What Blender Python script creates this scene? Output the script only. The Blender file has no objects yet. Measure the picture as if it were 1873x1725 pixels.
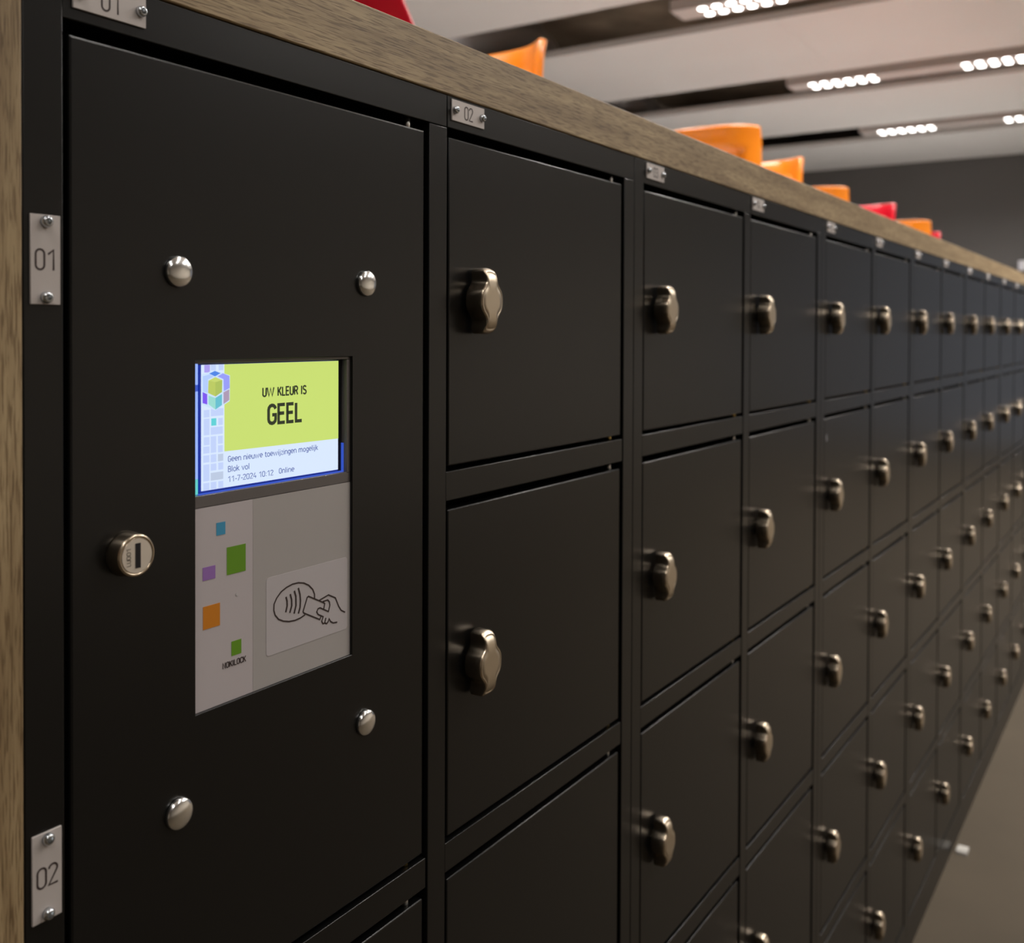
import bpy, bmesh, math, random
from mathutils import Vector, Matrix
random.seed(3)
sc = bpy.context.scene
COL = sc.collection

# ------------------------------------------------------------------ materials
def lin(r, g, b):
    f = lambda c: ((c/255+.055)/1.055)**2.4 if c/255 > .04045 else c/255/12.92
    return (f(r), f(g), f(b), 1)

def mat(name, col, rough=.5, metal=0, coat=0, spec=.5, emit=None, estr=1, trans=0, ior=None, bump=None, var=None, aniso=0):
    m = bpy.data.materials.new(name); m.use_nodes = True
    nt = m.node_tree; b = nt.nodes['Principled BSDF']
    b.inputs['Base Color'].default_value = col
    b.inputs['Roughness'].default_value = rough
    b.inputs['Metallic'].default_value = metal
    b.inputs['Specular IOR Level'].default_value = spec
    b.inputs['Coat Weight'].default_value = coat
    b.inputs['Coat Roughness'].default_value = .08
    b.inputs['Transmission Weight'].default_value = trans
    b.inputs['Anisotropic'].default_value = aniso
    if ior: b.inputs['IOR'].default_value = ior
    if emit:
        b.inputs['Emission Color'].default_value = emit
        b.inputs['Emission Strength'].default_value = estr
    tc = nt.nodes.new('ShaderNodeTexCoord')
    if var:      # (scale, amount): soft procedural mottling of the base colour
        n = nt.nodes.new('ShaderNodeTexNoise'); n.inputs['Scale'].default_value = var[0]; n.inputs['Detail'].default_value = 5
        nt.links.new(tc.outputs['Object'], n.inputs['Vector'])
        r = nt.nodes.new('ShaderNodeValToRGB')
        k = var[1]
        r.color_ramp.elements[0].color = tuple(c*(1-k) for c in col[:3])+(1,)
        r.color_ramp.elements[1].color = tuple(min(1, c*(1+k)) for c in col[:3])+(1,)
        r.color_ramp.elements[0].position = .3; r.color_ramp.elements[1].position = .7
        nt.links.new(n.outputs['Fac'], r.inputs['Fac']); nt.links.new(r.outputs['Color'], b.inputs['Base Color'])
    if bump:     # (scale, strength, distance)
        n = nt.nodes.new('ShaderNodeTexNoise'); n.inputs['Scale'].default_value = bump[0]; n.inputs['Detail'].default_value = 2
        nt.links.new(tc.outputs['Object'], n.inputs['Vector'])
        bp = nt.nodes.new('ShaderNodeBump'); bp.inputs['Strength'].default_value = bump[1]; bp.inputs['Distance'].default_value = bump[2]
        nt.links.new(n.outputs['Fac'], bp.inputs['Height']); nt.links.new(bp.outputs['Normal'], b.inputs['Normal'])
    return m

def wood(name, along):
    m = bpy.data.materials.new(name); m.use_nodes = True
    nt = m.node_tree; b = nt.nodes['Principled BSDF']; L = nt.links.new
    tc = nt.nodes.new('ShaderNodeTexCoord')
    def layer(sl, sc_, detail, dist=0.0):
        mp = nt.nodes.new('ShaderNodeMapping')
        s = [sc_]*3; s['xyz'.index(along)] = sl
        mp.inputs['Scale'].default_value = s
        L(tc.outputs['Object'], mp.inputs['Vector'])
        n = nt.nodes.new('ShaderNodeTexNoise'); n.inputs['Scale'].default_value = 1
        n.inputs['Detail'].default_value = detail; n.inputs['Distortion'].default_value = dist
        L(mp.outputs['Vector'], n.inputs['Vector']); return n
    broad = layer(5, 70, 2, .4)
    pore = layer(55, 1100, 3, .2)
    mid = layer(20, 340, 3, .4)
    r1 = nt.nodes.new('ShaderNodeValToRGB')
    r1.color_ramp.elements[0].color = WOOD_D; r1.color_ramp.elements[1].color = WOOD_L
    r1.color_ramp.elements[0].position = .36; r1.color_ramp.elements[1].position = .62
    L(broad.outputs['Fac'], r1.inputs['Fac'])
    r2 = nt.nodes.new('ShaderNodeValToRGB')
    r2.color_ramp.elements[0].color = (.52, .47, .42, 1); r2.color_ramp.elements[1].color = (1, 1, 1, 1)
    r2.color_ramp.elements[0].position = .40; r2.color_ramp.elements[1].position = .50
    L(pore.outputs['Fac'], r2.inputs['Fac'])
    r3 = nt.nodes.new('ShaderNodeValToRGB')
    r3.color_ramp.elements[0].color = (.86, .83, .8, 1); r3.color_ramp.elements[1].color = (1.07, 1.07, 1.07, 1)
    r3.color_ramp.elements[0].position = .38; r3.color_ramp.elements[1].position = .6
    L(mid.outputs['Fac'], r3.inputs['Fac'])
    def mul(a, c):
        x = nt.nodes.new('ShaderNodeMix'); x.data_type = 'RGBA'; x.blend_type = 'MULTIPLY'; x.inputs[0].default_value = 1
        L(a, x.inputs[6]); L(c, x.inputs[7]); return x.outputs[2]
    L(mul(mul(r1.outputs['Color'], r2.outputs['Color']), r3.outputs['Color']), b.inputs['Base Color'])
    b.inputs['Roughness'].default_value = .48
    bp = nt.nodes.new('ShaderNodeBump'); bp.inputs['Strength'].default_value = .35; bp.inputs['Distance'].default_value = .0002
    L(pore.outputs['Fac'], bp.inputs['Height']); L(bp.outputs['Normal'], b.inputs['Normal'])
    return m
WOOD_D = (.30, .21, .108, 1); WOOD_L = (.42, .31, .17, 1)

M = {}
M['steel'] = mat('black_powder_coated_steel', (.0040, .0040, .0039, 1), .30, spec=.40, bump=(900, .06, .0002))
M['inside'] = mat('black_locker_inside', (.002, .002, .002, 1), .8, spec=.1)
M['woodx'] = wood('oak_grain_lengthwise', 'x'); M['woodz'] = wood('oak_grain_upright', 'z')
M['nickel'] = mat('satin_nickel', (.62, .52, .40, 1), .27, metal=1)
M['nickel_face'] = mat('satin_nickel_face', (.62, .53, .41, 1), .42, metal=1, bump=(2500, .08, .0001))
M['lock_metal'] = mat('brushed_lock_metal', (.84, .77, .68, 1), .5, metal=.75, bump=(1500, .1, .0001))
M['chrome'] = mat('zinc_screw', (.62, .66, .70, 1), .22, metal=1)
M['silver'] = mat('polished_silver_dome', (.95, .95, .94, 1), .2, metal=1)
M['clear'] = mat('clear_dome_plastic', (.97, .98, .97, 1), .02, trans=1, ior=1.45)
M['plate'] = mat('anodised_number_plate', lin(198, 190, 186), .5, metal=.15, bump=(1800, .05, .0001))
M['ink'] = mat('engraved_dark_ink', lin(52, 38, 36), .6)
M['slot'] = mat('keyhole_dark', (.004, .004, .009, 1), .35)
M['brass'] = mat('brass_pin', (.75, .52, .16, 1), .3, metal=1)
M['pin'] = mat('zinc_pin', (.75, .73, .7, 1), .35, metal=1)
M['term'] = mat('dark_window_bezel', lin(92, 87, 86), .35, coat=.4)
M['panel'] = mat('light_reader_panel', lin(190, 182, 184), .42, coat=.25)
M['panel2'] = mat('grey_reader_panel', lin(172, 167, 165), .42, coat=.25)
M['sticker'] = mat('pale_sticker', lin(188, 182, 184), .4)
M['sq_blue'] = mat('blue_square', lin(62, 150, 190), .45); M['sq_green'] = mat('green_square', lin(98, 148, 24), .45)
M['sq_purple'] = mat('purple_square', lin(150, 108, 180), .45); M['sq_orange'] = mat('orange_square', lin(205, 125, 20), .45)
def em(name, c, s=1.0): return mat(name, (.01, .01, .01, 1), .3, emit=lin(*c), estr=s)
E = {'white': em('lcd_white', (216, 232, 255)), 'yellow': em('lcd_yellow', (200, 222, 112)), 'cell': em('lcd_cell', (193, 210, 250)),
     'purple': em('lcd_purple', (172, 158, 240)), 'teal': em('lcd_teal', (92, 208, 214)), 'grey': em('lcd_grey', (188, 202, 226)),
     'edge': em('lcd_outline', (204, 226, 250)), 'blue': em('lcd_blue', (74, 132, 230)), 'peri': em('lcd_periwinkle', (150, 156, 248)),
     'pale': em('lcd_pale', (178, 204, 252)), 'yel1': em('lcd_olive', (186, 202, 96)), 'yel2': em('lcd_olive_side', (172, 192, 92)),
     'yel3': em('lcd_olive_top', (198, 214, 110)), 'violet': em('lcd_violet', (122, 82, 240)), 'tl': em('lcd_mint', (152, 218, 208)),
     'tr': em('lcd_aqua', (98, 190, 208)), 'pink': em('lcd_mauve', (172, 152, 180)), 'glow': em('lcd_painted_reflection_pale', (150, 180, 255), 1.0),
     'glowblue': em('lcd_painted_reflection_blue', (52, 84, 196)), 'glowteal': em('lcd_painted_reflection_teal', (96, 206, 200)),  # glow entries: the display's edge reflection painted as emission
     'txtdark': em('lcd_text_dark', (34, 44, 26)), 'txtblue': em('lcd_text_blue', (88, 104, 168)), 'rim': em('lcd_rim', (10, 40, 150))}
M['orange'] = mat('orange_plastic', (.93, .27, .012, 1), .25, coat=.5)
M['red'] = mat('red_plastic', (.62, .004, .022, 1), .25, coat=.5)
M['legmetal'] = mat('grey_chair_leg', (.35, .35, .36, 1), .35, metal=1)
M['ceiling'] = mat('white_ceiling_board', (.86, .855, .84, 1), .9, var=(.7, .03))
M['plenum'] = mat('dark_concrete_soffit', (.33, .26, .19, 1), .9, var=(2.5, .35), bump=(12, .3, .01))
M['duct'] = mat('galvanised_duct', (.6, .6, .62, 1), .4, metal=.6)
M['bar'] = mat('light_bar_housing', (.74, .68, .65, 1), .5)
M['led'] = mat('led_spot', (1, 1, 1, 1), .3, emit=(1, .97, .93, 1), estr=9)
M['wall_dark'] = mat('dark_grey_wall_paint', (.13, .124, .121, 1), .85, var=(.5, .05), bump=(80, .05, .002))
M['wall_beige'] = mat('beige_wall_paint', (.43, .385, .325, 1), .85, var=(.6, .05))
M['floor'] = mat('polished_screed_floor', (.064, .049, .032, 1), .75, spec=.2, var=(3.0, .10), bump=(30, .04, .002))
M['floor2'] = mat('light_linoleum', (.62, .60, .585, 1), .5, var=(2, .06))
M['table'] = mat('white_table_laminate', (.75, .77, .82, 1), .3)
M['white'] = mat('white_enamel', (.72, .72, .78, 1), .35)
M['frame'] = mat('grey_window_frame', (.25, .26, .28, 1), .4)
M['glass'] = mat('dusk_window_pane', (.02, .02, .03, 1), .1, emit=(.125, .138, .16, 1), estr=1.0)
M['scrap'] = mat('white_scrap', (.42, .40, .37, 1), .8)

# ------------------------------------------------------------------ helpers
class MB:
    def __init__(s): s.bm = bmesh.new()
    def box(s, x0, x1, y0, y1, z0, z1, bev=0, mi=0, seg=2):
        r = bmesh.ops.create_cube(s.bm, size=1)
        for v in r['verts']:
            v.co = Vector(((x0+x1)/2+v.co.x*(x1-x0), (y0+y1)/2+v.co.y*(y1-y0), (z0+z1)/2+v.co.z*(z1-z0)))
        fs = {f for v in r['verts'] for f in v.link_faces}
        for f in fs: f.material_index = mi
        if bev:
            es = {e for v in r['verts'] for e in v.link_edges}
            q = bmesh.ops.bevel(s.bm, geom=list(es), offset=bev, segments=seg, profile=.5, affect='EDGES')
            for f in q['faces']: f.material_index = mi; f.smooth = True
        return s
    def prism(s, pts, y0, y1, mi=0):     # polygon in x-z, thickness along y (front = y0)
        n = len(pts)
        a = [s.bm.verts.new((x, y0, z)) for x, z in pts]; b = [s.bm.verts.new((x, y1, z)) for x, z in pts]
        fs = [s.bm.faces.new(a), s.bm.faces.new(b[::-1])]
        for i in range(n): fs.append(s.bm.faces.new((a[i], b[i], b[(i+1) % n], a[(i+1) % n])))
        for f in fs: f.material_index = mi
        return s
    def rings(s, rings, cap0=True, cap1=True, mi=0, smooth=True):
        vs = [[s.bm.verts.new(p) for p in r] for r in rings]
        n = len(rings[0])
        for a, b in zip(vs, vs[1:]):
            for i in range(n):
                f = s.bm.faces.new((a[i], a[(i+1) % n], b[(i+1) % n], b[i])); f.material_index = mi; f.smooth = smooth
        if cap0: f = s.bm.faces.new(vs[0][::-1]); f.material_index = mi
        if cap1: f = s.bm.faces.new(vs[-1]); f.material_index = mi
        return s
    def lathe_y(s, prof, n=32, c=(0, 0, 0), mi=0, cap0=True, cap1=True, smooth=True):   # prof: (radius, y)
        rr = []
        for r, y in prof:
            rr.append([(c[0]+r*math.cos(2*math.pi*i/n), c[1]+y, c[2]+r*math.sin(2*math.pi*i/n)) for i in range(n)])
        return s.rings(rr, cap0, cap1, mi, smooth)
    def tube(s, pts, r, n=10, mi=0):
        rr = []
        for i, p in enumerate(pts):
            p = Vector(p); t = (Vector(pts[min(i+1, len(pts)-1)])-Vector(pts[max(i-1, 0)])).normalized()
            u = t.orthogonal().normalized() if abs(t.z) < .9 else Vector((1, 0, 0))
            u = (u-t*u.dot(t)).normalized(); w = t.cross(u)
            rad = r[i] if isinstance(r, (list, tuple)) else r
            rr.append([p+u*rad*math.cos(2*math.pi*k/n)+w*rad*math.sin(2*math.pi*k/n) for k in range(n)])
        return s.rings(rr, True, True, mi)
    def stroke(s, pts, w, y0, y1, mi=0):     # flat ribbon along a polyline in x-z with mitred joints
        P = [Vector((a, b)) for a, b in pts]; L = []; R = []
        for i, p in enumerate(P):
            d0 = (p-P[i-1]).normalized() if i else (P[1]-p).normalized()
            d1 = (P[i+1]-p).normalized() if i < len(P)-1 else d0
            t = (d0+d1)
            t = t.normalized() if t.length > 1e-6 else d0
            nrm = Vector((-t.y, t.x)); k = 1/max(.75, abs(nrm.dot(Vector((-d0.y, d0.x)))))
            L.append(p+nrm*w/2*k); R.append(p-nrm*w/2*k)
        for i in range(len(P)-1):
            q = [L[i], L[i+1], R[i+1], R[i]]
            s.prism([(v.x, v.y) for v in q], y0, y1, mi)
        return s
    def build(s, name, mats, parent=None, loc=None):
        bmesh.ops.recalc_face_normals(s.bm, faces=s.bm.faces)
        me = bpy.data.meshes.new(name); s.bm.to_mesh(me); s.bm.free()
        for m in (mats if isinstance(mats, (list, tuple)) else [mats]): me.materials.append(m)
        o = bpy.data.objects.new(name, me); COL.objects.link(o)
        if parent: o.parent = parent
        if loc: o.location = loc
        return o
def tag(o, label=None, cat=None, group=None, kind=None):
    if label: o['label'] = label
    if cat: o['category'] = cat
    if group: o['group'] = group
    if kind: o['kind'] = kind
    return o
def empty(name, loc, rz=0):
    o = bpy.data.objects.new(name, None); COL.objects.link(o); o.location = loc; o.rotation_euler = (0, 0, rz)
    o.empty_display_size = .1; return o
def copy_tree(o, parent=None):
    c = o.copy(); COL.objects.link(c); c.parent = parent
    for ch in [k for k in o.children]: copy_tree(ch, c)
    return c
def text_mesh(name, txt, x0, x1, zb, cap, y, m, parent, bold=0.0, rot=0.0, shear=0):
    cu = bpy.data.curves.new(name+'_curve', 'FONT'); cu.body = txt; cu.size = 1; cu.offset = bold; cu.extrude = 0; cu.shear = shear
    o = bpy.data.objects.new(name+'_tmp', cu); COL.objects.link(o)
    dg = bpy.context.evaluated_depsgraph_get(); me = bpy.data.meshes.new_from_object(o.evaluated_get(dg))
    bpy.data.objects.remove(o); bpy.data.curves.remove(cu)
    xs = [v.co.x for v in me.vertices]; kx = (x1-x0)/(max(xs)-min(xs)); mn = min(xs); kz = cap/.729
    for v in me.vertices:
        v.co = Vector((x0+(v.co.x-mn)*kx, y, zb+v.co.y*kz))
    me.materials.clear(); me.materials.append(m)
    r = bpy.data.objects.new(name, me); COL.objects.link(r); r.parent = parent
    bm = bmesh.new(); bm.from_mesh(me)
    bmesh.ops.solidify(bm, geom=bm.faces[:], thickness=.00012) if False else None
    bm.free()
    return r
def arc(cx, cz, rx, rz, a0, a1, n=8):
    return [(cx+rx*math.cos(math.radians(a0+(a1-a0)*i/n)), cz+rz*math.sin(math.radians(a0+(a1-a0)*i/n))) for i in range(n+1)]
DIG = {   # narrow engraved numerals in a 0.5 x 1 box
 '0': [arc(.25, .76, .22, .22, 0, 180)+arc(.25, .24, .22, .22, 180, 360)+[(.47, .76)]],
 '1': [[(.08, .76), (.36, .98), (.36, 0)]],
 '2': [arc(.25, .76, .22, .22, 170, -30)+[(.03, .02), (.5, .02)]],
 '3': [arc(.25, .75, .22, .22, 160, -85)+[(.25, .53)], arc(.25, .26, .23, .25, 90, -160)],
 '4': [[(.30, .98), (.02, .28), (.50, .28)], [(.38, .5), (.38, 0)]],
 '5': [[(.45, .98), (.07, .98), (.05, .56)]+arc(.24, .32, .23, .30, 115, -155)],
 '6': [[(.36, .98), (.10, .52)]+arc(.25, .25, .22, .25, 150, -210)],
 '7': [[(.02, .98), (.48, .98), (.16, 0)]],
 '8': [arc(.25, .76, .19, .21, 0, 360, 14), arc(.25, .27, .22, .26, 0, 360, 14)],
 '9': [[(.14, 0), (.40, .46)]+arc(.25, .74, .22, .24, -30, 330, 14)],
}
def numeral(txt, cx, cz, h, y, parent):
    mb = MB(); pitch = h*.58; x = cx-(len(txt)*pitch-h*.08)/2
    for ch in txt:
        for st in DIG[ch]: mb.stroke([(x+a*h, cz-h/2+b*h) for a, b in st], h*.095, y-.0001, y)
        x += pitch
    return mb.build('numeral', M['ink'], parent)

def A_(cx, cz, rx, rz, a0, a1, n=8): return arc(cx, cz, rx, rz, a0, a1, n)
X_ = .72
FONT = {  # glyph: (advance, strokes); cap height 1
 'U': (.62, [[(.08, 1), (.08, .25)]+A_(.29, .25, .21, .22, 180, 360)+[(.50, .25), (.50, 1)]]),
 'W': (1.02, [[(.03, 1), (.24, .02), (.46, .92), (.68, .02), (.89, 1)]]),
 'K': (.60, [[(.08, 0), (.08, 1)], [(.50, 1), (.10, .42)], [(.22, .58), (.52, 0)]]),
 'L': (.50, [[(.08, 1), (.08, .03), (.44, .03)]]),
 'E': (.54, [[(.46, .97), (.08, .97), (.08, .03), (.46, .03)], [(.08, .52), (.42, .52)]]),
 'R': (.60, [[(.08, 0), (.08, .97), (.28, .97)]+A_(.28, .73, .20, .24, 90, -90)+[(.08, .49)], [(.30, .49), (.50, 0)]]),
 'I': (.26, [[(.10, 0), (.10, 1)]]),
 'S': (.56, [A_(.27, .74, .20, .23, 20, 230, 8)+A_(.27, .26, .20, .24, 60, -160, 8)]),
 'G': (.60, [A_(.29, .74, .21, .23, 10, 180, 6)+A_(.29, .25, .21, .22, 180, 360, 6)+[(.50, .47), (.30, .47)]]),
 'N': (.62, [[(.08, 0), (.08, 1), (.50, 0), (.50, 1)]]),
 'O': (.60, [A_(.29, .74, .21, .23, 0, 180, 6)+A_(.29, .25, .21, .22, 180, 360, 6)+[(.50, .74)]]),
 'C': (.56, [A_(.29, .74, .21, .23, 5, 180, 6)+A_(.29, .25, .21, .22, 180, 355, 6)]),
 'B': (.60, [[(.08, .5), (.32, .5)]+A_(.32, .26, .19, .24, 90, -90, 6)+[(.08, .02), (.08, .97), (.30, .97)]+A_(.30, .735, .17, .235, 90, -90, 6)]),
 'e': (.60, [[(.06, .40), (.52, .40)]+A_(.29, .40, .23, .33, 0, 310, 10)]),
 'n': (.60, [[(.08, 0), (.08, X_)], [(.08, .45)]+A_(.29, .45, .21, .26, 170, 0, 6)+[(.50, 0)]]),
 'm': (.92, [[(.08, 0), (.08, X_)], [(.08, .50)]+A_(.26, .50, .17, .21, 170, 0, 6)+[(.43, 0)], [(.43, .50)]+A_(.61, .50, .17, .21, 170, 0, 6)+[(.78, 0)]]),
 'i': (.26, [[(.10, 0), (.10, X_)], [(.10, .88), (.10, 1.0)]]),
 'j': (.28, [[(.12, X_), (.12, -.12), (.0, -.2)], [(.12, .88), (.12, 1.0)]]),
 'l': (.26, [[(.10, 0), (.10, 1.04)]]),
 'k': (.54, [[(.08, 0), (.08, 1.04)], [(.44, X_), (.10, .32)], [(.2, .42), (.48, 0)]]),
 'u': (.60, [[(.08, X_), (.08, .25)]+A_(.29, .25, .21, .24, 180, 350, 6), [(.50, X_), (.50, 0)]]),
 'w': (.92, [[(.03, X_), (.22, .02), (.41, .66), (.60, .02), (.79, X_)]]),
 'v': (.56, [[(.03, X_), (.26, .02), (.49, X_)]]),
 't': (.40, [[(.14, .92), (.14, .14), (.24, .01), (.36, .02)], [(.0, X_-.03), (.34, X_-.03)]]),
 'o': (.60, [A_(.29, .35, .23, .34, 0, 360, 12)]),
 'z': (.50, [[(.05, X_-.03), (.42, X_-.03), (.05, .03), (.44, .03)]]),
 'g': (.60, [A_(.28, .37, .21, .33, 20, 340, 10), [(.50, X_), (.50, -.06)]+A_(.29, -.04, .21, .19, 0, -140, 6)]),
 '-': (.38, [[(.04, .40), (.32, .40)]]), ':': (.28, [[(.10, .02), (.10, .16)], [(.10, .52), (.10, .66)]]), ' ': (.36, []),
}
for k_, v_ in list(DIG.items()): FONT[k_] = (.62, v_)
def word(mb, txt, x0, x1, zb, cap, y0, y1, w, mi=0):
    tot = sum(FONT[c][0] for c in txt)-.1; k = (x1-x0)/tot; x = x0
    for c in txt:
        adv, st = FONT[c]
        for q in st: mb.stroke([(x+u*k, zb+v*cap) for u, v in q], w, y0, y1, mi)
        x += adv*k
    return mb
def word_mesh(name, txt, x0, x1, zb, cap, y, m, parent, w):
    return word(MB(), txt, x0, x1, zb, cap, y, y+.0001, w).build(name, m, parent)
# ------------------------------------------------------------------ the setting
def struct(o): o['kind'] = 'structure'; return o
XW, YB, YF, XL, HC = 11.1, 7.0, -4.2, -4.0, 3.1
struct(MB().box(XL, XW, YF, .52, -.1, 0).build('floor', M['floor']))
PLAT = 1.13
struct(MB().box(XL, XW, .56, YB, -.1, PLAT).build('floor_raised', M['floor2']))
struct(MB().box(XW, XW+.15, YF, YB, -.1, 3.9).build('wall_right', M['wall_dark']))
struct(MB().box(XL-.15, XL, YF, YB, -.1, 3.9).build('wall_left', M['wall_beige']))
struct(MB().box(XL, XW, YF-.15, YF, -.1, 3.9).build('wall_front', M['wall_beige']))
struct(MB().box(XL, XW, YB, YB+.15, -.1, 3.9).build('wall_back', M['wall_dark']))
struct(MB().box(XL, XW, YF, YB, 3.9, 4.0).build('ceiling', M['plenum']))
# floating ceiling boards between the dark slots
SLOTS = [-3.7, -1.6, .5, 2.53, 4.63, 6.74, 8.85]; SW = .72
edges = [XL]+[v for s in SLOTS for v in (s, s+SW)]+[XW]
for i in range(0, len(edges), 2):
    a, b = edges[i], edges[i+1]
    mb = MB(); y = YF
    for y2 in (-2.6, -.5, 1.6, 3.7, YB):
        mb.box(a, b, y+.0006, y2-.0006, HC, HC+.045, bev=.0008, seg=1); y = y2
    struct(mb.build('ceiling_board', M['ceiling']))
# ducts crossing above the slots
for i, (yy, zz, r) in enumerate(((3.85, 3.42, .14),)):
    mb = MB(); n = 60
    pts = [(XL+.3+(XW-XL-.6)*k/n, yy+.12*math.sin(k*.9), zz+.05*math.sin(k*1.3)) for k in range(n+1)]
    mb.tube(pts, r, 16)
    tag(mb.build('ventilation_duct', M['duct']), 'pale round ventilation duct seen through the dark ceiling slots', 'duct')
# light bars hanging in the slots with groups of six pairs of spots
LED = {}
def light_bar(s, vis):
    cx = s+.355; y1, y0 = 2.06, -3.9
    t = empty('light_bar', (cx, y1, HC))
    MB().box(-.1, .1, y0-y1, 0, .0, .07, bev=.003, seg=1).build('housing', M['bar'], t)
    for yy in (-.3, -2.2, -4.4): MB().tube([(0, yy, .07), (0, yy, .8)], .003, 6).build('hanger', M['legmetal'], t)
    g = 0
    while True:
        yc = 1.66-1.065*g
        if yc < -3.5: break
        for k in range(6):
            for j in (-1, 1):
                if 'led' not in LED:
                    mb = MB(); c = [mb.bm.verts.new((.024*math.cos(q*math.pi/10), .024*math.sin(q*math.pi/10), -.004)) for q in range(20)]
                    c2 = [mb.bm.verts.new((v.co.x, v.co.y, -.0003)) for v in c]
                    mb.bm.faces.new(c)
                    for q in range(20): mb.bm.faces.new((c[q], c2[q], c2[(q+1) % 20], c[(q+1) % 20]))
                    LED['led'] = o = mb.build('led_spot', M['led'], t)
                else:
                    o = LED['led'].copy(); COL.objects.link(o); o.parent = t
                o.location = (j*.055, yc-y1+.215-.086*k, 0)
        ld = bpy.data.lights.new('spot_row_lamp', 'AREA'); ld.shape = 'RECTANGLE'; ld.size = .14; ld.size_y = .5
        ld.energy = LAMP*((1.5 if yc > 0 else 3.6) if s > 2 else ((1.6 if s > 0 else .3) if yc > 0 else .78)); ld.color = (1, .955, .905); ld.spread = math.radians(150)
        lo = bpy.data.objects.new('spot_row_lamp', ld); COL.objects.link(lo); lo.location = (cx, yc, HC-.012)
        g += 1
    return t
LAMP = 9.0
LB = {.5: 'long ceiling light bar straight above the photographer and the first lockers', -1.6: 'long ceiling light bar behind the photographer, beyond the oak end panel', 2.53: 'long ceiling light bar just above the top edge of the picture', 8.85: 'long ceiling light bar in the slot nearest the far wall', 6.74: 'long ceiling light bar in the middle slot of the three',
      4.63: 'long ceiling light bar at the very top of the picture, its spots largest'}
for s in SLOTS[1:]:
    t = light_bar(s, s > 4)
    tag(t, LB[s], 'ceiling light', 'light bars in the ceiling slots')
# window beyond the lockers in the far wall (bluish dusk light, mirrored in the farthest doors)
w = empty('window_1', (XW-.01, -1.75, .12)); struct(w)
MB().box(-.02, .0, -1.55, 1.55, 0, 2.5).build('pane', M['glass'], w)
fr = MB()
for z0, z1 in ((-.06, 0), (2.5, 2.56)): fr.box(-.05, .0, -1.61, 1.61, z0, z1)
for y0, y1 in ((-1.61, -1.55), (-.03, .03), (1.55, 1.61)): fr.box(-.05, .0, y0, y1, 0, 2.5)
fr.build('window_frame', M['frame'], w)

# ------------------------------------------------------------------ lockers
P = .2618; Z0 = 1.3918
RT = [None]+[Z0-P*r for r in range(1, 6)]
def row(r):      # (top, bottom) of the opening of row r = 1..5
    return (1.3704 if r == 1 else Z0-P*(r-1)-.0205, Z0-P*r)
COLS = ((.0198, .2897), (.3094, .5799))
def knob_mesh(mb, cx, cz):
    prof = [(0, .01325), (.004, .0129), (.0075, .0114), (.0105, .0086), (.0132, .0067), (.0162, .0062), (.0195, .0065), (.0220, .0061), (.0232, .0046), (.0237, .0020)]
    half = [(w_, z_) for z_, w_ in prof]
    out = half[::1]+[(-w_, z_) for w_, z_ in reversed(half)]
    out = [(w_, z_) for w_, z_ in half]+[(-w_, z_) for w_, z_ in half[::-1]]
    out += [(-w_, -z_) for w_, z_ in half[1:]]+[(w_, -z_) for w_, z_ in half[::-1][:-1]]
    # resample smoothly
    pts = []
    n = len(out)
    for i in range(n):
        p0, p1, p2, p3 = (Vector(out[(i+k) % n]) for k in (-1, 0, 1, 2))
        for t in (0, .34, .67):
            q = .5*((2*p1)+(p2-p0)*t+(2*p0-5*p1+4*p2-p3)*t*t+(-p0+3*p1-3*p2+p3)*t**3)
            pts.append((q.x, q.y))
    def rec(z): a = max(0, abs(z)-.0125)/.0112; return .0050*a**2.1
    F = .0163
    def ring(k, dy): return [(cx+x*k, -(F-rec(z*k))+dy, cz+z*k) for x, z in pts]
    rr = [[(cx+x*.94, -.0013, cz+z*.96) for x, z in pts], [(cx+x, -.0022, cz+z) for x, z in pts], ring(1, .0016), ring(.985, .0006), ring(.945, .0001), ring(.90, 0)]
    mb.rings(rr, True, False, 0)
    rr2 = [ring(.90, 0), ring(.875, .0), ring(.862, .0006), ring(.835, .0006), ring(.82, 0), ring(.6, 0), ring(.3, 0)]
    mb.rings(rr2, False, True, 1)
    bmesh.ops.remove_doubles(mb.bm, verts=mb.bm.verts[:], dist=1e-6)
    mb.lathe_y([(.0075, -.0020), (.0075, .0006)], 24, (cx, 0, cz))
    return mb
KN = {}
def knob(parent, cx, cz):
    if 'k' not in KN:
        o = knob_mesh(MB(), 0, 0).build('knob', [M['nickel'], M['nickel_face']], parent, (cx, 0, cz)); KN['k'] = o
        d = MB()
        for dx in (-.0009, .0009): d.lathe_y([(.0004, -.0166), (.0004, -.0150)], 8, (dx, 0, -.0165))
        return o
    o = KN['k'].copy(); COL.objects.link(o); o.parent = parent; o.location = (cx, 0, cz); return o
DOORS = {}
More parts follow.
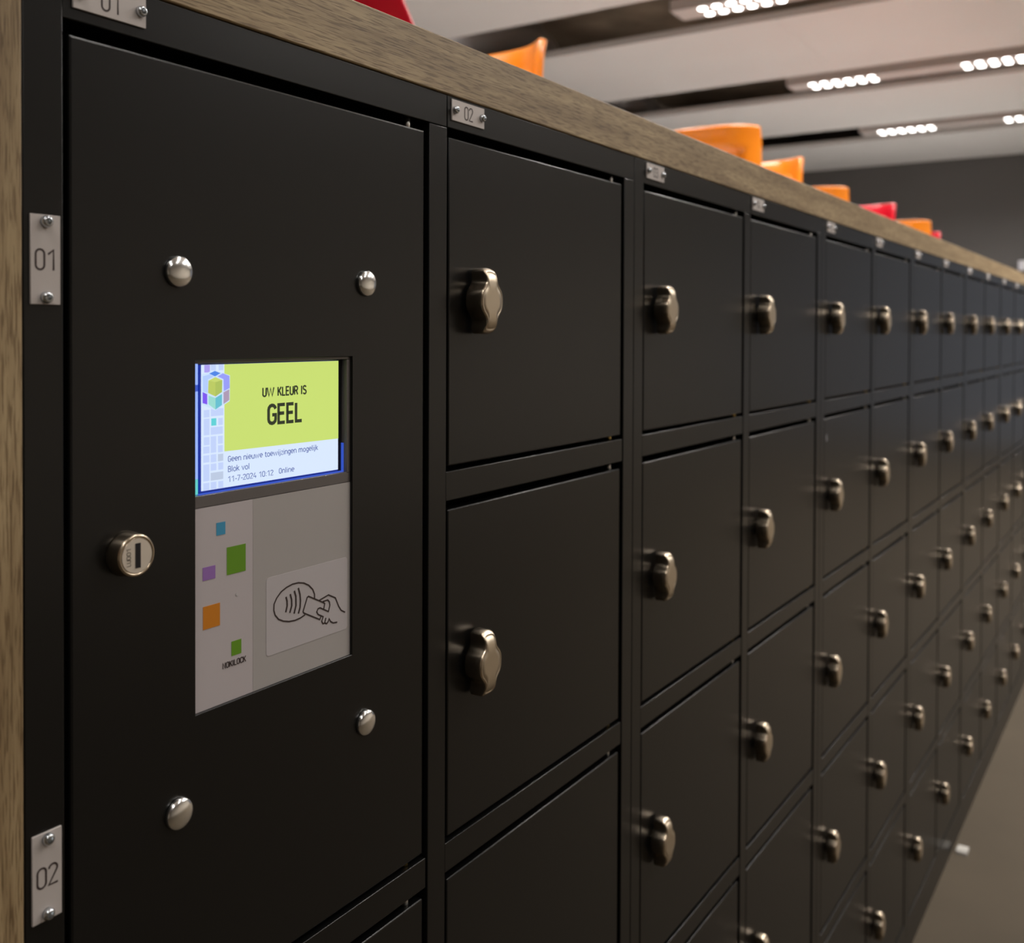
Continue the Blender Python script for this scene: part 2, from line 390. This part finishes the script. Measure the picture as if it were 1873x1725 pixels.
def door(cab, c, r, double=False):
    x0, x1 = COLS[c]; zt = row(r)[0]; zb = row(r+1 if double else r)[1]
    gl, gr = .0034, .0044; Y = .0008
    key = (double,)
    h = (zt-.0065)-(zb+.0036); wd = (x1-gr)-(x0+gl)
    key = (double, r == 1)
    ox, oz = x0+gl, zb+.0036
    if key in DOORS and not double:
        d = DOORS[key].copy(); COL.objects.link(d); d.parent = cab; d.location = (ox, 0, oz)
        for ch in DOORS[key].children:
            e = ch.copy(); COL.objects.link(e); e.parent = d
        return d
    mb = MB()
    if not double:
        mb.box(0, wd, Y, Y+.016, 0, h, bev=.0011)
    else:        # a frame of four panels around the reader window
        wx0, wx1, wz0, wz1 = -.2052-(-.3)-ox, -.0859-(-.3)-ox, 1.0272-oz, 1.2124-oz
        pts_o = [(0, 0), (wd, 0), (wd, h), (0, h)]; pts_i = [(wx0, wz0), (wx1, wz0), (wx1, wz1), (wx0, wz1)]
        B = .0014
        def rg(p, ins, y, s=1):
            return [(x+(ins if i in (0, 3) else -ins)*s, y, z+(ins if i in (0, 1) else -ins)*s) for i, (x, z) in enumerate(p)]
        rr = [rg(pts_o, 0, Y+.016), rg(pts_o, 0, Y+B), rg(pts_o, B*.3, Y+B*.3), rg(pts_o, B, Y), rg(pts_i, -.0004, Y), rg(pts_i, 0, Y+.0004), rg(pts_i, 0, Y+.016)]
        mb.rings(rr, False, False, 0, smooth=False)
    d = mb.build('door', M['steel'], cab, (ox, 0, oz))
    kz = h/2
    if not double:
        knob(d, .0430-(.0094+gl), kz+.0015)
    pn = MB().tube([(wd-.0125, .006, h-.002), (wd-.0125, .006, h+.0063)], .0022, 10); pn.build('hinge_pin', M['pin'], d)
    pb = MB().tube([(wd-.0135, .006, .002), (wd-.0135, .006, -.0034)], .0026, 10); pb.build('hinge_bush', M['brass'], d)
    if not double: DOORS[key] = d
    return d
def hex_screw(parent, cx, cz):
    if 's' not in KN:
        mb = MB(); mb.lathe_y([(.0027, -.0002), (.0027, -.0014), (.0024, -.0023), (.0019, -.0029), (.0014, -.0029)], 20, cap1=False)
        mb.lathe_y([(.0014, -.0029), (.0013, -.0012)], 6, cap0=False)
        KN['s'] = mb.build('screw', M['chrome'], parent, (cx, 0, cz)); return KN['s']
    o = KN['s'].copy(); COL.objects.link(o); o.parent = parent; o.location = (cx, 0, cz); return o
def plate(cab, txt, x0, z0, x1, z1):
    p = MB().box(x0, x1, -.0010, 0, z0, z1, bev=.0002, seg=1).build('number_plate', M['plate'], cab)
    cx, cz = (x0+x1)/2, (z0+z1)/2
    if x1-x0 > z1-z0:
        a = .0163; s = [(cx-a, cz), (cx+a, cz)]
    else:
        a = .0170; s = [(cx, cz-a), (cx, cz+a)]
    for q in s:
        o = hex_screw(p, *q); o.location.y = -.0009
    numeral(txt, cx, cz, .0094, -.0010, p)
    if txt in ('01', '02', '03', '04'): p['label'] = ('upright' if z1-z0 > x1-x0 else 'flat')+' metal plate engraved '+txt
    return p
POS = ['standing first in the row with the lit card reader screen', 'bearing plates 03 and 04, second in the row',
       'third in the row, small white chip beside one knob', 'fourth in the row, counted from the lit screen',
       'fifth in the row, out of focus', 'sixth in the row, blurred at the right picture edge', 'seventh in the row, past the right picture edge']
def cabinet(m):
    s = -.3+.6*m
    cab = empty('locker_cabinet', (s, 0, 0))
    tag(cab, 'black steel locker cabinet '+POS[m], 'locker', 'black locker cabinets under the worktop')
    g = .0005; Y1 = .020; b = .0005
    f = MB()
    ztop = 1.3925
    f.box(g, COLS[0][0]-.0001, 0, Y1, .083, ztop, bev=b); f.box(COLS[0][1], COLS[1][0], 0, Y1, .083, 1.3698, bev=b); f.box(COLS[1][1], .6-g, 0, Y1, .083, 1.3702, bev=b)
    f.box(COLS[0][0]-.0005, .3092, .0001, Y1, 1.3704, ztop, bev=b); f.box(.3098, .6-g, 0, Y1, 1.3704, ztop, bev=b)
    f.box(g, .6-g, 0, Y1, .048, .0828, bev=b)
    for c in (0, 1):
        for r in range(1, 5):
            if m == 0 and c == 0 and r == 1: continue
            f.box(COLS[c][0]-.0002, COLS[c][1]-.0022, 0, Y1, RT[r]-.0205, RT[r], bev=b)
    f.build('frame', M['steel'], cab)
    bd = MB(); bd.box(g, .6-g, Y1+.0002, .5, .03, ztop, mi=0)
    if m == 0: pass
    bd.build('body', [M['inside']], cab)
    MB().box(g, .6-g, .004, .45, 0, .0478).build('plinth', M['steel'], cab)
    for c in (0, 1):
        for r in range(1, 6):
            if m == 0 and c == 0:
                if r == 1:
                    d0 = door(cab, 0, 1, True); d0['label'] = 'double-height door with four domed bolts, a key lock and the reader window'; continue
                if r == 2: continue
            door(cab, c, r)
        x0 = COLS[c][0]+.0045
        plate(cab, '%02d' % (2*m+c+1), x0, 1.3759, x0+.0392, 1.3907)
    if m == 0:
        plate(cab, '01', .0034, 1.2395, .0177, 1.2797); plate(cab, '02', .0034, .9612, .0177, 1.0014)
        special(cab, d0)
    if m == 2:
        c = MB().box(.0325, .0338, .0003, .0008, 1.0695, 1.0795).build('white_chip', M['white'], cab)
    return cab
ICON = [[(-0.1169, 1.0689), (-0.1169, 1.0713), (-0.1184, 1.0745), (-0.1217, 1.0777), (-0.1258, 1.0799), (-0.1302, 1.081), (-0.1349, 1.0811), (-0.1396, 1.0802), (-0.1439, 1.0785), (-0.1473, 1.0756), (-0.1492, 1.0726), (-0.1494, 1.0692), (-0.1484, 1.0662), (-0.1458, 1.0632), (-0.1419, 1.0612), (-0.1377, 1.06), (-0.1329, 1.0595), (-0.1285, 1.0599), (-0.1247, 1.0609)], [(-0.14, 1.0748), (-0.1392, 1.0723), (-0.1391, 1.0694), (-0.1402, 1.0659)], [(-0.1367, 1.0757), (-0.1356, 1.0724), (-0.1355, 1.0686), (-0.137, 1.0649)], [(-0.1334, 1.0769), (-0.1322, 1.0734), (-0.1321, 1.0681), (-0.1336, 1.0636)], [(-0.1302, 1.0779), (-0.1289, 1.0738), (-0.1285, 1.07), (-0.1288, 1.0662), (-0.1301, 1.0629)], [(-0.1092, 1.0607), (-0.1083, 1.0637), (-0.1092, 1.0646), (-0.1219, 1.0712), (-0.123, 1.0708), (-0.1264, 1.0631), (-0.1257, 1.0621), (-0.1125, 1.0552), (-0.1115, 1.0569)], [(-0.113, 1.0668), (-0.1051, 1.0684), (-0.0991, 1.0653), (-0.0962, 1.0595), (-0.094, 1.0565), (-0.0905, 1.0545)], [(-0.11, 1.0654), (-0.1058, 1.0655), (-0.1043, 1.064), (-0.1039, 1.0618), (-0.1051, 1.0583), (-0.1123, 1.0622), (-0.114, 1.062), (-0.1151, 1.0604), (-0.114, 1.0586), (-0.1096, 1.0562), (-0.1109, 1.0538), (-0.1098, 1.052), (-0.1083, 1.0521), (-0.1073, 1.055)], [(-0.1083, 1.0521), (-0.1066, 1.0513), (-0.1053, 1.0522), (-0.1045, 1.0538), (-0.1032, 1.0517), (-0.101, 1.0504), (-0.0975, 1.05)]]
CELLS = [(-0.1954, -0.1918, 1.2099, 1.2058, 'purple'), (-0.1911, -0.1878, 1.2098, 1.2068, 'cell'), (-0.1858, -0.1827, 1.21, 1.2068, 'cell'), (-0.1958, -0.1921, 1.1859, 1.1819, 'cell'), (-0.1911, -0.1827, 1.1863, 1.1823, 'cell'), (-0.1958, -0.1921, 1.1812, 1.1724, 'cell'), (-0.1908, -0.1875, 1.1811, 1.1772, 'teal'), (-0.1861, -0.1831, 1.181, 1.1772, 'cell'), (-0.1912, -0.1831, 1.1764, 1.1724, 'cell'), (-0.1958, -0.1921, 1.1714, 1.1671, 'cell'), (-0.1912, -0.1876, 1.1715, 1.1627, 'cell'), (-0.1863, -0.1831, 1.1714, 1.1671, 'cell'), (-0.1863, -0.1831, 1.1663, 1.1625, 'cell'), (-0.1961, -0.1921, 1.1664, 1.1627, 'cell'), (-0.1961, -0.1922, 1.1617, 1.1579, 'cell'), (-0.1912, -0.1875, 1.1618, 1.1576, 'cell'), (-0.1863, -0.1828, 1.1616, 1.1577, 'grey'), (-0.1961, -0.1922, 1.1568, 1.1479, 'cell'), (-0.1912, -0.1875, 1.1568, 1.1531, 'cell'), (-0.1861, -0.1828, 1.1569, 1.1531, 'cell'), (-0.1912, -0.1828, 1.152, 1.1478, 'grey'), (-0.1961, -0.1922, 1.147, 1.1431, 'cell'), (-0.1912, -0.1875, 1.147, 1.1432, 'cell'), (-0.1861, -0.1828, 1.1469, 1.1432, 'cell')]
CUBE = [('edge', [(-0.1972, 1.205), (-0.1888, 1.2068), (-0.1784, 1.2038), (-0.1786, 1.1898), (-0.1883, 1.1853), (-0.1972, 1.1887)]), ('blue', [(-0.1926, 1.2052), (-0.1888, 1.2065), (-0.1851, 1.2052), (-0.1888, 1.2036)]), ('peri', [(-0.1871, 1.2035), (-0.1834, 1.2051), (-0.179, 1.2035), (-0.1788, 1.1969), (-0.1827, 1.1954), (-0.1829, 1.2019)]), ('pale', [(-0.1967, 1.204), (-0.1926, 1.2048), (-0.1894, 1.2035), (-0.1935, 1.2022), (-0.1937, 1.1948), (-0.1967, 1.1957)]), ('yel1', [(-0.193, 1.2015), (-0.1886, 1.2005), (-0.1885, 1.1928), (-0.1933, 1.1949)]), ('yel2', [(-0.1886, 1.2005), (-0.1839, 1.2014), (-0.1841, 1.195), (-0.1885, 1.1928)]), ('yel3', [(-0.193, 1.2015), (-0.1886, 1.2032), (-0.1839, 1.2014), (-0.1886, 1.2005)]), ('violet', [(-0.1969, 1.1955), (-0.194, 1.1943), (-0.194, 1.1888), (-0.1969, 1.1897)]), ('tl', [(-0.193, 1.1935), (-0.1885, 1.192), (-0.1885, 1.1858), (-0.193, 1.1888)]), ('tr', [(-0.1885, 1.192), (-0.1841, 1.1939), (-0.1841, 1.188), (-0.1885, 1.1858)]), ('pink', [(-0.1829, 1.1948), (-0.1791, 1.1962), (-0.1791, 1.1904), (-0.1829, 1.1885)])]
def special(cab, d):
    X = lambda x: x+.3            # world x -> cabinet x
    # key lock and the four domed bolts of the double door (sub-parts of the door)
    dx, dz = d.location.x, d.location.z
    L = lambda x, z: (X(x)-dx, z-dz)
    lx, lz = L(-.2474, 1.1197)
    lk = MB(); n = 40
    lk.lathe_y([(.0109, .0010), (.0109, -.0008), (.0103, -.0074), (.0100, -.0081), (.0094, -.0084), (.0089, -.0084), (.0088, -.0080), (.0084, -.0080), (.0083, -.0083)], n, (lx, 0, lz), cap1=False)
    lk.lathe_y([(.0083, -.0083), (.004, -.0083)], n, (lx, 0, lz), mi=1, cap0=False)
    lk.box(lx-.0010, lx+.0019, -.0085, -.0080, lz-.0060, lz+.0060, mi=2)
    for i in range(1): pass
    lo = lk.build('key_lock', [M['nickel'], M['lock_metal'], M['slot']], d)
    # engraved number reading upwards, as part of the lock face
    t = word_mesh('lock_engraving', 'LU001', 0, .0088, 0, .0022, 0, mat('lock_engraving_grey', (.34, .29, .24, 1), .5, metal=1), None, .0003)
    for v in t.data.vertices: v.co = Vector((lx-.0036-v.co.z, -.00836, lz-.0046+v.co.x))
    base = lo.data; bm = bmesh.new(); bm.from_mesh(base); base.materials.append(t.data.materials[0])
    k = len(bm.faces); bm.from_mesh(t.data); bm.faces.ensure_lookup_table()
    for f in bm.faces[k:]: f.material_index = 3
    bm.to_mesh(base); bm.free(); bpy.data.objects.remove(t)
    for bx, bz in ((-.2166, 1.2580), (-.0739, 1.2580), (-.2166, .9803), (-.0739, .9812)):
        px, pz = L(bx, bz)
        bo = MB(); R = .0081
        bo.lathe_y([(R, .0010), (R, -.0004), (R*.99, -.0008)], 32, (px, 0, pz), mi=0, cap1=False)
        prof = [(R*.99*math.cos(a*math.pi/20), -.0008-.0030*math.sin(a*math.pi/20)) for a in range(0, 10)]
        bo.lathe_y(prof, 32, (px, 0, pz), mi=0, cap0=False)
        b2 = bo.build('domed_bolt', [M['silver']], d)
    # ---- the card reader behind the window
    t = empty('card_reader', (0, 0, 0)); t.parent = cab
    wx0, wx1, wz0, wz1 = X(-.2060), X(-.0850), 1.0262, 1.2134
    zs = 1.1348
    sl = .0
    b = MB(); b.box(wx0, wx1, .0098, .0108, zs, wz1)
    b.box(wx0, wx1, .0026, .0098, zs, 1.1412, bev=.0003); b.box(wx0, wx1, .0026, .0098, 1.2108, wz1, bev=.0003)
    b.box(X(-.0890), wx1, .0026, .0098, 1.1403, 1.2108, bev=.0003)
    b.build('bezel', M['term'], t)
    # reflection of the display around its edges, painted as glowing strips
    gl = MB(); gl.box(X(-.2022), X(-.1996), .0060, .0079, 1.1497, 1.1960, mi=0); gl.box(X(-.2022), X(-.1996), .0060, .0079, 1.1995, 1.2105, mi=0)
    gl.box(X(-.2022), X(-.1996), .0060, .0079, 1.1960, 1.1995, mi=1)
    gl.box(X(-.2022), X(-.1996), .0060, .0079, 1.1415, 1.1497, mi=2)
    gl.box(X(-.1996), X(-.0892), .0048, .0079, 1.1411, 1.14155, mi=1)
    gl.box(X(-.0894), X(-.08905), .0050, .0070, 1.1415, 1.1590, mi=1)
    gl.build('painted_edge_reflection', [E['glow'], E['glowblue'], E['glowteal']], t)
    # the lit display: outline, background, blocks and cube, all one picture
    ks = list(E); ms = [E[k] for k in ks]; I = ks.index
    sn = MB()
    sn.box(X(-.1984), X(-.0928), .0064, .0080, 1.1421, 1.2099, mi=I('rim'))
    sn.box(X(-.0928), X(-.0899), .0064, .0080, 1.1420, 1.2106, mi=len(ms))
    sn.prism([(X(-.1972), 1.1429), (X(-.0930), 1.1429), (X(-.0930), 1.2099), (X(-.1972), 1.2099)], .0060, .0064, I('white'))
    sn.prism([(X(-.1819), 1.1626), (X(-.0930), 1.1620), (X(-.0930), 1.2099), (X(-.1819), 1.2099)], .0058, .0060, I('yellow'))
    for a, c, z1_, z0_, k in CELLS: sn.prism([(X(a), z0_), (X(c), z0_), (X(c), min(z1_, 1.2098)), (X(a), min(z1_, 1.2098))], .0058, .0060, I(k))
    for k, q in CUBE: sn.prism([(X(a), z) for a, z in q], .00555 if k == 'edge' else .0053, .0058, I(k))
    sn.build('display', ms+[M['slot']], t)
    T = lambda txt, a, c, zb, cap, m, w: word_mesh('screen_text', txt, X(a), X(c), zb, cap, .0056, m, t, w)
    T('UW KLEUR IS', -.1550, -.1208, 1.1909, .0050, E['txtdark'], .00094)
    T('GEEL', -.1513, -.1248, 1.1750, .0110, E['txtdark'], .0020)
    T('Geen nieuwe toewijzingen mogelijk', -.1798, -.1111, 1.1567, .0031, E['txtblue'], .0004)
    T('Blok vol', -.1798, -.1646, 1.1512, .0031, E['txtblue'], .0004)
    T('11-7-2024 10:12', -.1798, -.1467, 1.1457, .0030, E['txtblue'], .0004)
    T('Online', -.1425, -.1305, 1.1460, .0030, E['txtblue'], .0004)
    # lower reader panel
    pn = MB(); pn.box(wx0, wx1, .0026, .0050, wz0, zs-.0002, mi=0)
    pn.box(X(-.1647), wx1, .0025, .0026, wz0, zs-.0002, mi=1)
    pn.build('reader_panel', [M['panel'], M['panel2']], t)
    def rrect(a, c, z0_, z1_, r):
        return arc(c-r, z1_-r, r, r, 0, 90, 4)+arc(a+r, z1_-r, r, r, 90, 180, 4)+arc(a+r, z0_+r, r, r, 180, 270, 4)+arc(c-r, z0_+r, r, r, 270, 360, 4)
    st = MB().prism(rrect(X(-.1550), X(-.0885), 1.0440, 1.0885, .002), .00235, .0025).build('sticker', M['sticker'], t)
    ic = MB()
    for q in ICON: ic.stroke([(X(a), z) for a, z in q], .0011 if len(q) in (4, 5) else .00085, .0022, .00235)
    ic.build('tap_card_symbol', M['ink'], t)
    for a, z1_, c, z0_, k in ((-.1903, 1.1253, -.1842, 1.1185, 'sq_blue'), (-.1832, 1.1109, -.1700, 1.0959, 'sq_green'), (-.1994, 1.1030, -.1910, 1.0960, 'sq_purple'),
                              (-.1992, 1.0822, -.1879, 1.0700, 'sq_orange'), (-.1800, 1.0590, -.1731, 1.0511, 'sq_green')):
        MB().prism([(X(a), z0_), (X(c), z0_), (X(c), z1_), (X(a), z1_)], .00245, .0026).build('coloured_square', M[k], t)
    MB().lathe_y([(.0011, .0024), (.0011, .0026)], 16, (X(-.176), 0, 1.0842)).build('indicator_dot', M['sticker'], t)
    word_mesh('maker_lettering', 'NOKILOCK', X(-.1862), X(-.1700), 1.0457, .0031, .0024, M['ink'], t, .0005)
for m in range(7): cabinet(m)

# ------------------------------------------------------------------ worktop and end panel
ct = MB().box(-.338, 3.92, -.001, .545, 1.3930, 1.4315, bev=.0009).build('worktop', M['woodx'])
tag(ct, 'long oak worktop with square edge running over the black lockers', 'worktop')
ep = MB().box(-.338, -.3005, -.001, .5, 0, 1.3928, bev=.0006).build('end_panel', M['woodz'])
tag(ep, 'upright oak end panel at the left edge beside the first locker', 'panel')

# ------------------------------------------------------------------ chairs and tables on the raised floor
def chair_proto(kind, m):
    t = empty('plastic_chair', (0, 0, 0))
    # backrest: moulded shell, wrapping forward (+x) at both sides, with a wide hand slot
    H = .835; HB = .47; W = .20; NU, NV = 28, 20
    bm = bmesh.new(); g = {}
    def pos(u, v):    # u -1..1 across, v 0..1 upward
        z = HB+(H-HB)*v
        y = W*u*(1-.03*(1-v))
        x = -.190+.075*abs(u)**3.2+.02*(1-v)
        if abs(u) < .77 and .12 < v < .76: x += .022
        x += .45*max(0, .68-z)*abs(u)**8
        x += -.022*max(0, v-.86)**1*7*(.14) - .03*max(0, v-.8)**2*8
        if abs(u) > .9 and v > .93:    # rounded corners
            k = (abs(u)-.9)/.1*(v-.93)/.07; z -= .004*k
        return Vector((x, y, z))
    for i in range(NU+1):
        for j in range(NV+1): g[i, j] = bm.verts.new(pos(-1+2*i/NU, j/NV))
    for i in range(NU):
        for j in range(NV):
            uc = abs(-1+2*(i+.5)/NU); vc = (j+.5)/NV
            f = bm.faces.new((g[i, j], g[i+1, j], g[i+1, j+1], g[i, j+1])); f.smooth = True
    me = bpy.data.meshes.new('backrest'); bmesh.ops.recalc_face_normals(bm, faces=bm.faces); bm.to_mesh(me); bm.free(); me.materials.append(m)
    o = bpy.data.objects.new('backrest', me); COL.objects.link(o); o.parent = t
    sm = o.modifiers.new('thick', 'SOLIDIFY'); sm.thickness = .022; sm.offset = 0
    bv = o.modifiers.new('round', 'BEVEL'); bv.width = .007; bv.segments = 3; bv.limit_method = 'ANGLE'; bv.angle_limit = math.radians(50)
    s = MB(); s.box(-.205, .2, -.2, .2, .44, .475, bev=.016, seg=4)
    s.build('seat', m, t)
    for sx, sy in ((-1, -1), (-1, 1), (1, -1), (1, 1)):
        MB().tube([(sx*.165, sy*.165, .442), (sx*.205, sy*.2, .0)], [.018, .012], 10).build('leg', M['legmetal'], t)
    return t
pa = chair_proto('a', M['orange']); pr = chair_proto('r', M['red'])
W = .20
# (tip x, tip y, faces +x?, colour, label, turn)
CH = [(None, None, True, 'r', 'red plastic chair cut off at the top edge of the picture', math.radians(-25)),
      (1.586, .90, False, 'o', 'orange chair nearest the camera with its pointed wing against the ceiling slot', 0),
      (2.933, .813, True, 'o', 'orange chair seen from behind, tallest above the worktop, with hand slot', 0),
      (3.61, .88, False, 'o', 'orange chair with upturned corner just right of the largest orange chair', 0),
      (4.62, .956, True, 'o', 'small orange chair back left of the red chair corner, against the dark wall', 0),
      (5.36, .90, False, 'r', 'red chair corner between two small orange chair backs', 0),
      (6.42, .91, True, 'o', 'farthest orange chair back, just above the far worktop', 0),
      (7.19, .998, False, 'r', 'tiny red chair corner right of the farthest orange chair', 0)]
tn = math.radians(-25); tx_, ty_ = .7935, .69
used = set()
for tx, ty, fwd, c, lab, turn in CH:
    src = pa if c == 'o' else pr
    o = src if c not in used else copy_tree(src); used.add(c)
    if tx is None:
        lx_, ly_ = -.105, -.198; o.location = (tx_-(lx_*math.cos(tn)-ly_*math.sin(tn)), ty_-(lx_*math.sin(tn)+ly_*math.cos(tn)), PLAT); o.rotation_euler = (0, 0, tn)
    elif fwd: o.location = (tx+.115, ty+W, PLAT); o.rotation_euler = (0, 0, turn)
    else: o.location = (tx-.115+.0, ty+W, PLAT); o.rotation_euler = (0, 0, math.pi+turn)
    tag(o, lab, 'chair', 'plastic chairs behind the worktop')
# pale box on the far wall
bx = MB().box(XW-.12, XW-.001, .22, .93, 1.885, 1.985, bev=.004).build('wall_box', M['white'])
tag(bx, 'pale blurred box on the far dark wall at the right picture edge', 'wall box')
sp = MB(); sp.prism([(0, 0), (.03, .002), (.034, .007), (.012, .010), (.002, .006)], -.012, .012)
sc_ = sp.build('paper_scrap', M['scrap'], None, (2.0, -.018, .0005)); tag(sc_, 'small white scrap lying on the floor at the foot of the lockers', 'scrap')

# ------------------------------------------------------------------ light, world, camera
wd = bpy.data.worlds.new('room_dark'); sc.world = wd; wd.use_nodes = True
wd.node_tree.nodes['Background'].inputs['Color'].default_value = (.02, .02, .025, 1)

cam = bpy.data.cameras.new('camera'); co = bpy.data.objects.new('camera', cam); COL.objects.link(co)
F = Vector((.83544043, .54938757, -.01458002)); R = Vector((.54949045, -.83549035, .00401409)); U = Vector((.00997617, .01136511, .99988565))
mt = Matrix(((R.x, U.x, -F.x, -.552125), (R.y, U.y, -F.y, -.424054), (R.z, U.z, -F.z, 1.227956), (0, 0, 0, 1)))
co.matrix_world = mt
cam.sensor_fit = 'HORIZONTAL'; cam.sensor_width = 36; cam.lens = 1842.708/1873*36
cam.shift_x = -(936.77-936.5)/1873; cam.shift_y = (634.39-862.5)/1873
cam.clip_start = .01
cam.dof.use_dof = True; cam.dof.focus_distance = .60; cam.dof.aperture_fstop = cam.lens/3.8
sc.camera = co
sc.view_settings.view_transform = 'Standard'; sc.view_settings.look = 'None'; sc.view_settings.gamma = 1
sc.view_settings.exposure = 0; sc.view_settings.use_curve_mapping = False
